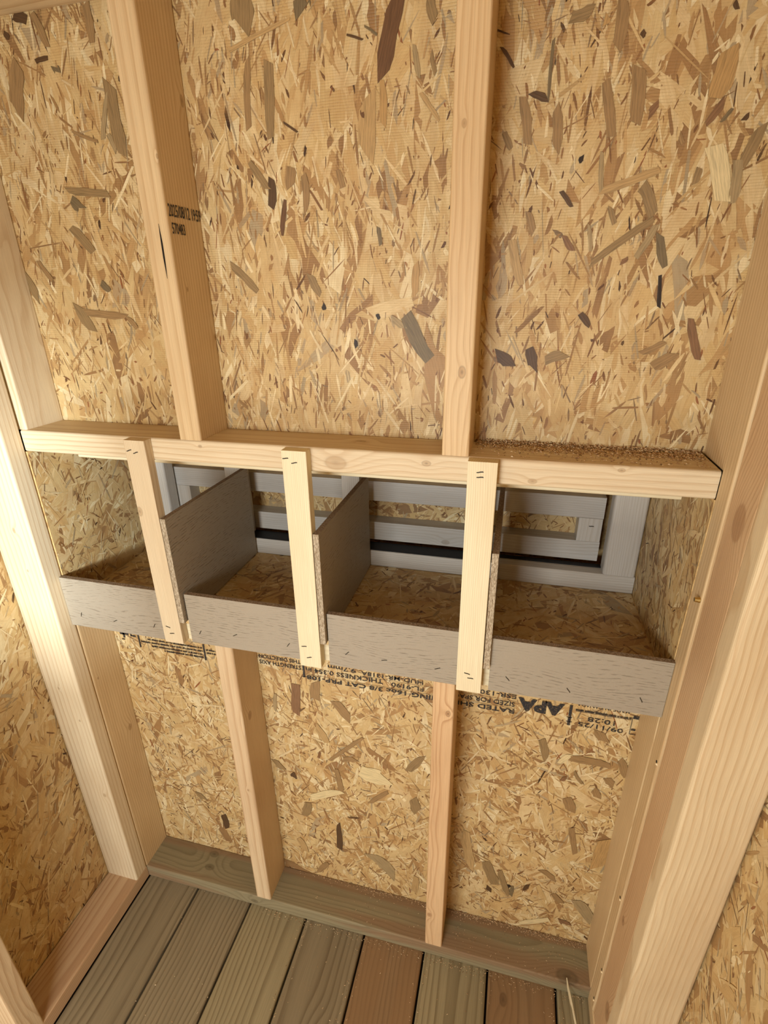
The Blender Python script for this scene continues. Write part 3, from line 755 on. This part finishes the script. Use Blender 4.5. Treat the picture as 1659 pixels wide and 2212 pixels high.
# dividers
for (xa, ta) in ((0.1840, 1.0545), (0.4590, 1.0545), (0.7355, 1.0525)):
    # front 18 mm stops above the lip, the rest stands on the nest floor
    lo, hi = (xa, -0.0178, 0.8455), (xa + 0.0095, 0.271, ta)
    panel_board('divider', lo, hi, 'Y', nest, xa * 37)
# lips in front of each bay
STAPLE = newmat('staple_mark'); G(STAPLE).out(lin((58, 48, 34)), 0.6)
def staple(parent, x, z, y, ang, ln=0.0105, wd=0.0016):
    c, s = math.cos(ang), math.sin(ang)
    prof = [(-0.5, -0.3), (-0.2, -0.5), (0.1, -0.35), (0.5, -0.5), (0.42, 0.4), (0.05, 0.5), (-0.25, 0.3), (-0.45, 0.45)]
    vs = []
    for yy in (-0.0005, 0.0004):
        for (u, v) in prof:
            p, q = u * ln, v * wd
            vs.append((p * c - q * s, yy, p * s + q * c))
    fs = [tuple(range(8))] + [(i, (i + 1) % 8, 8 + (i + 1) % 8, 8 + i) for i in range(8)]
    return link('staple', mesh('staple', vs, fs, STAPLE), (x, y, z), parent)
ls = [(-0.0474, 0.8233), (0.0308, 0.8203), (0.1186, 0.823), (0.2172, 0.8239), (0.2894, 0.8297), (0.3938, 0.8262), (0.5036, 0.8277), (0.5697, 0.825), (0.661, 0.8247), (0.7748, 0.8259), (0.8688, 0.8215), (0.974, 0.8244)]
la = [70, 28, 62, 60, 30, 55, 48, 12, 25, -50, -55, -62]
for i, (xa, xb, za, zb) in enumerate(((-0.0770, 0.1437, 0.7945, 0.9030), (0.1965, 0.4177, 0.7985, 0.9035), (0.4705, 0.6937, 0.7965, 0.9030), (0.7455, 1.0072, 0.7970, 0.8995))):
    lp = panel_board('lip_board', (xa, -0.0095, za), (xb, -0.0002, zb), 'X', nest, i * 3.7)
    for j in range(3):
        staple(lp, *ls[i * 3 + j], -0.0095, math.radians(la[i * 3 + j]))
# battens
bs = [[(0.1518, 1.1724, 20), (0.1636, 1.1693, 20), (0.156, 0.8323, -15), (0.1622, 0.8188, 10)], [(0.4244, 1.1763, 8), (0.4379, 1.17, 12), (0.4279, 0.8355, 8), (0.4358, 0.813, 18)],
      [(0.7108, 1.1745, 10), (0.7112, 1.1672, 6), (0.7105, 0.8308, -12), (0.7162, 0.8223, 0)]]
for i, (xa, xb, za, zb, kd) in enumerate(((0.1440, 0.1825, 0.7975, 1.1893, 'pine'), (0.4180, 0.4575, 0.7930, 1.1882, 'pale'), (0.6937, 0.7340, 0.7940, 1.1890, 'pale'))):
    kn = ((1.0651 - (za + zb) / 2, 0.1478 - (xa + xb) / 2, -0.009, 0.0055, 0.45),) if i == 0 else ()
    bt = board('batten', (xa, -0.018, za), (xb, -0.0001, zb), 'Z', wood(kd, 'Z', (0.09, -0.03 + 0.01 * i), 330, 0.005, kn), nest, r=0.0008, seg=2)
    for (x, z, a) in bs[i]: staple(bt, x, z, -0.018, math.radians(a), 0.010, 0.0018)
# frame round the rear opening
hk = 'hatch'
board('frame_rail', (-0.0760, 0.277, Z0 + 0.0002), (1.0066, 0.316, 0.880), 'X', wood(hk, 'X', (0.03, -0.06), 240), nest)
board('frame_jamb', (0.9465, 0.277, 0.8803), (1.0066, 0.316, 1.12), 'Z', wood(hk, 'Z', (0.06, -0.05), 220), nest, r=0.006)
board('frame_jamb', (-0.0760, 0.277, 0.8803), (-0.0240, 0.316, 1.12), 'Z', wood(hk, 'Z', (0.06, -0.05), 220), nest, r=0.006)
for xa in (0.1335, 0.4075, 0.6835):
    board('frame_post', (xa, 0.277, 0.8803), (xa + 0.0395, 0.315, 1.12), 'Z', wood(hk, 'Z', (0.05, -0.04), 230), nest, r=0.001)
rub = newmat('black_rubber'); G(rub).out((0.006, 0.006, 0.007, 1), 0.55)
board('seal_strip', (-0.0238, 0.279, 0.8801), (0.7440, 0.3155, 0.8825), 'X', rub, nest, r=0.0006, seg=1)
board('seal_strip', (0.7440, 0.3030, 0.8801), (0.9462, 0.3155, 0.8825), 'X', rub, nest, r=0.0006, seg=1)

# ------------------------------------------------------------------ hatch behind the frame
hatch = empty('egg_hatch', (0.45, 0.337, 0.887))
tag(hatch, 'slatted egg hatch closing the back of the nesting box', 'hatch')
board('rail', (-0.066, 0.3185, 0.981), (0.9395, 0.356, 1.0265), 'X', wood(hk, 'X', (0.03, -0.08), 230, tint=(0.95, 0.97, 1.0)), hatch, r=0.001)
board('rail', (-0.066, 0.3185, 0.887), (0.9395, 0.356, 0.930), 'X', wood(hk, 'X', (0.02, -0.05), 190, 0.014, ((0.19, -0.019, -0.012, 0.006, 0.15),), tint=(0.95, 0.97, 1.0)), hatch, r=0.001)
for (xa, xb) in ((-0.066, 0.0077), (0.8935, 0.9390)):
    board('stile', (xa, 0.3186, 0.9302), (xb, 0.356, 0.9808), 'Z', wood(hk, 'Z', (0.03, -0.08), 230, tint=(1.0, 1.0, 1.0)), hatch, r=0.0008)
hp = boxes('panel', [((-0.066, 0.3565, 0.887), (0.9395, 0.366, 1.08))], CORE, hatch, (0.45, 0.36, 0.98))
strands('wood_strands', hp, (-0.06, 0.3565, 0.915), (1, 0, 0), (0, 0, 1), (0, -1, 0), 0.99, 0.085, 420, 700, STR_P, 31, 60, 50)
st_ = staple(hatch, 0.9190, 0.9640, 0.3186, 0.05, 0.010, 0.002)
boxes('back_cover', [((-0.083, 0.40, 0.80), (1.0075, 0.41, 1.135))], CORE, nest, (0.465, 0.405, 0.97))

# ------------------------------------------------------------------ sawdust and a splinter
DUST = newmat('sawdust'); g = G(DUST)
at = g.n.new('ShaderNodeAttribute'); at.attribute_name = 'tone'
g.out(at.outputs['Color'], 0.85)
def dust(name, label, n, place, size, seed):
    rg = np.random.default_rng(seed); vs, fs, tn = [], [], []
    pal = [lin(c)[:3] for c in ((208, 178, 136), (178, 142, 102), (228, 206, 168), (146, 112, 78), (118, 88, 60))]
    for i in range(n):
        x, y, z = place(rg)
        ln = size * rg.uniform(0.5, 1.8); wd = size * rg.uniform(0.25, 0.6); t = rg.uniform(0, 6.283); tl = rg.uniform(-0.5, 0.5)
        c, s = math.cos(t), math.sin(t); k = len(vs); cv = rg.uniform(0.1, 0.5) * ln
        for (u, v, hgt) in ((-1, -1, 0), (1, -1, 0), (1, 1, 0), (-1, 1, 0)):
            p, q = u * ln / 2, v * wd / 2
            vs.append((x + p * c - q * s, y + p * s + q * c, z + 0.0003 + (0.35 * ln if u > 0 else 0) * abs(tl)))
        vs.append((x, y, z + 0.0004 + cv))
        fs += [(k, k + 1, k + 4), (k + 1, k + 2, k + 4), (k + 2, k + 3, k + 4), (k + 3, k, k + 4)]
        cc = pal[rg.choice(5, p=[0.34, 0.26, 0.16, 0.14, 0.10])]; tn += [cc] * 4
    c0 = np.array(vs).mean(0); c0[2] = min(v[2] for v in vs)
    vs = [tuple(np.array(v) - c0) for v in vs]
    me = mesh(name, vs, fs, DUST)
    at_ = me.attributes.new('tone', 'FLOAT_COLOR', 'FACE'); arr = np.ones((len(fs), 4), np.float32); arr[:, :3] = tn; at_.data.foreach_set('color', arr.ravel())
    o = link(name, me, tuple(c0)); return tag(o, label, 'sawdust', kind='stuff')
def on_ledge(rg):
    x = 0.697 + 0.308 * rg.random() ** 0.85
    wmax = 0.012 + 0.010 * math.sin((x - 0.69) * 9) ** 2 + 0.006 * (x > 0.95)
    y = D - 0.002 - abs(rg.normal(0, wmax)) if rg.random() > 0.10 else rg.uniform(0.01, 0.08)
    pile = max(0.0, 0.006 * (1 - (D - y) / 0.014)) * rg.random()
    return x, max(0.006, y), ZL + pile
dust('sawdust', 'curly sawdust piled along the back of the ledge beam, right side', 3600, on_ledge, 0.0024, 41)
def on_sill(rg):
    x = 0.30 + 0.70 * rg.random() ** 0.6
    if 0.645 < x < 0.70: x += 0.07
    y = D - 0.002 - abs(rg.normal(0, 0.006)) if rg.random() > 0.16 else rg.uniform(0.004, 0.08)
    return x, max(0.004, y), S + max(0, 0.003 * (1 - (D - y) / 0.010)) * rg.random()
dust('sawdust', 'thin line of sawdust along the back of the treated sill plate', 1100, on_sill, 0.0017, 42)
def on_floor(rg):
    q = rg.random()
    if q < 0.45: return rg.uniform(0.25, 1.0), -abs(rg.normal(0, 0.008)) - 0.002, 0.0
    if q < 0.85:
        sx = seams[rg.integers(3, 8)]
        return sx + rg.choice([-1, 1]) * (0.006 + abs(rg.normal(0, 0.004))), -rg.uniform(0.0, 0.35), 0.0
    return rg.uniform(0.05, 1.0), -rg.uniform(0.0, 0.35), 0.0
dust('sawdust', 'crumbs of sawdust scattered over the deck floor', 900, on_floor, 0.0019, 43)
vs = []; P0, P1 = Vector((0.9605, 0.006, 0.0415)), Vector((0.9890, -0.118, 0.0040))
dr = (P1 - P0).normalized(); sd_ = dr.cross(Vector((0, 0, 1))).normalized(); up_ = sd_.cross(dr)
prof = [(0.0, 0.0012), (0.12, 0.0028), (0.30, 0.0036), (0.36, 0.0026), (0.7, 0.0030), (1.0, 0.0018)]
cc = (P0 + P1) / 2
for t, r_ in prof:
    p = P0.lerp(P1, t) - cc + sd_ * (0.0012 * math.sin(t * 9))
    for k in range(4):
        a = math.pi / 2 * k + 0.5; vs.append(tuple(p + sd_ * (r_ * math.cos(a)) + up_ * (0.55 * r_ * math.sin(a))))
fs = [(0, 1, 2, 3)] + [(4 * i + k, 4 * i + 4 + k, 4 * i + 4 + (k + 1) % 4, 4 * i + (k + 1) % 4) for i in range(5) for k in range(4)] + [(23, 22, 21, 20)]
o = link('wood_splinter', mesh('wood_splinter', vs, fs, wood('pale', 'Y', (0.01, 0.02), 200, tint=(0.8, 0.8, 0.78))), cc)
tag(o, 'long pale wood splinter leaning off the sill plate by the right post', 'splinter')
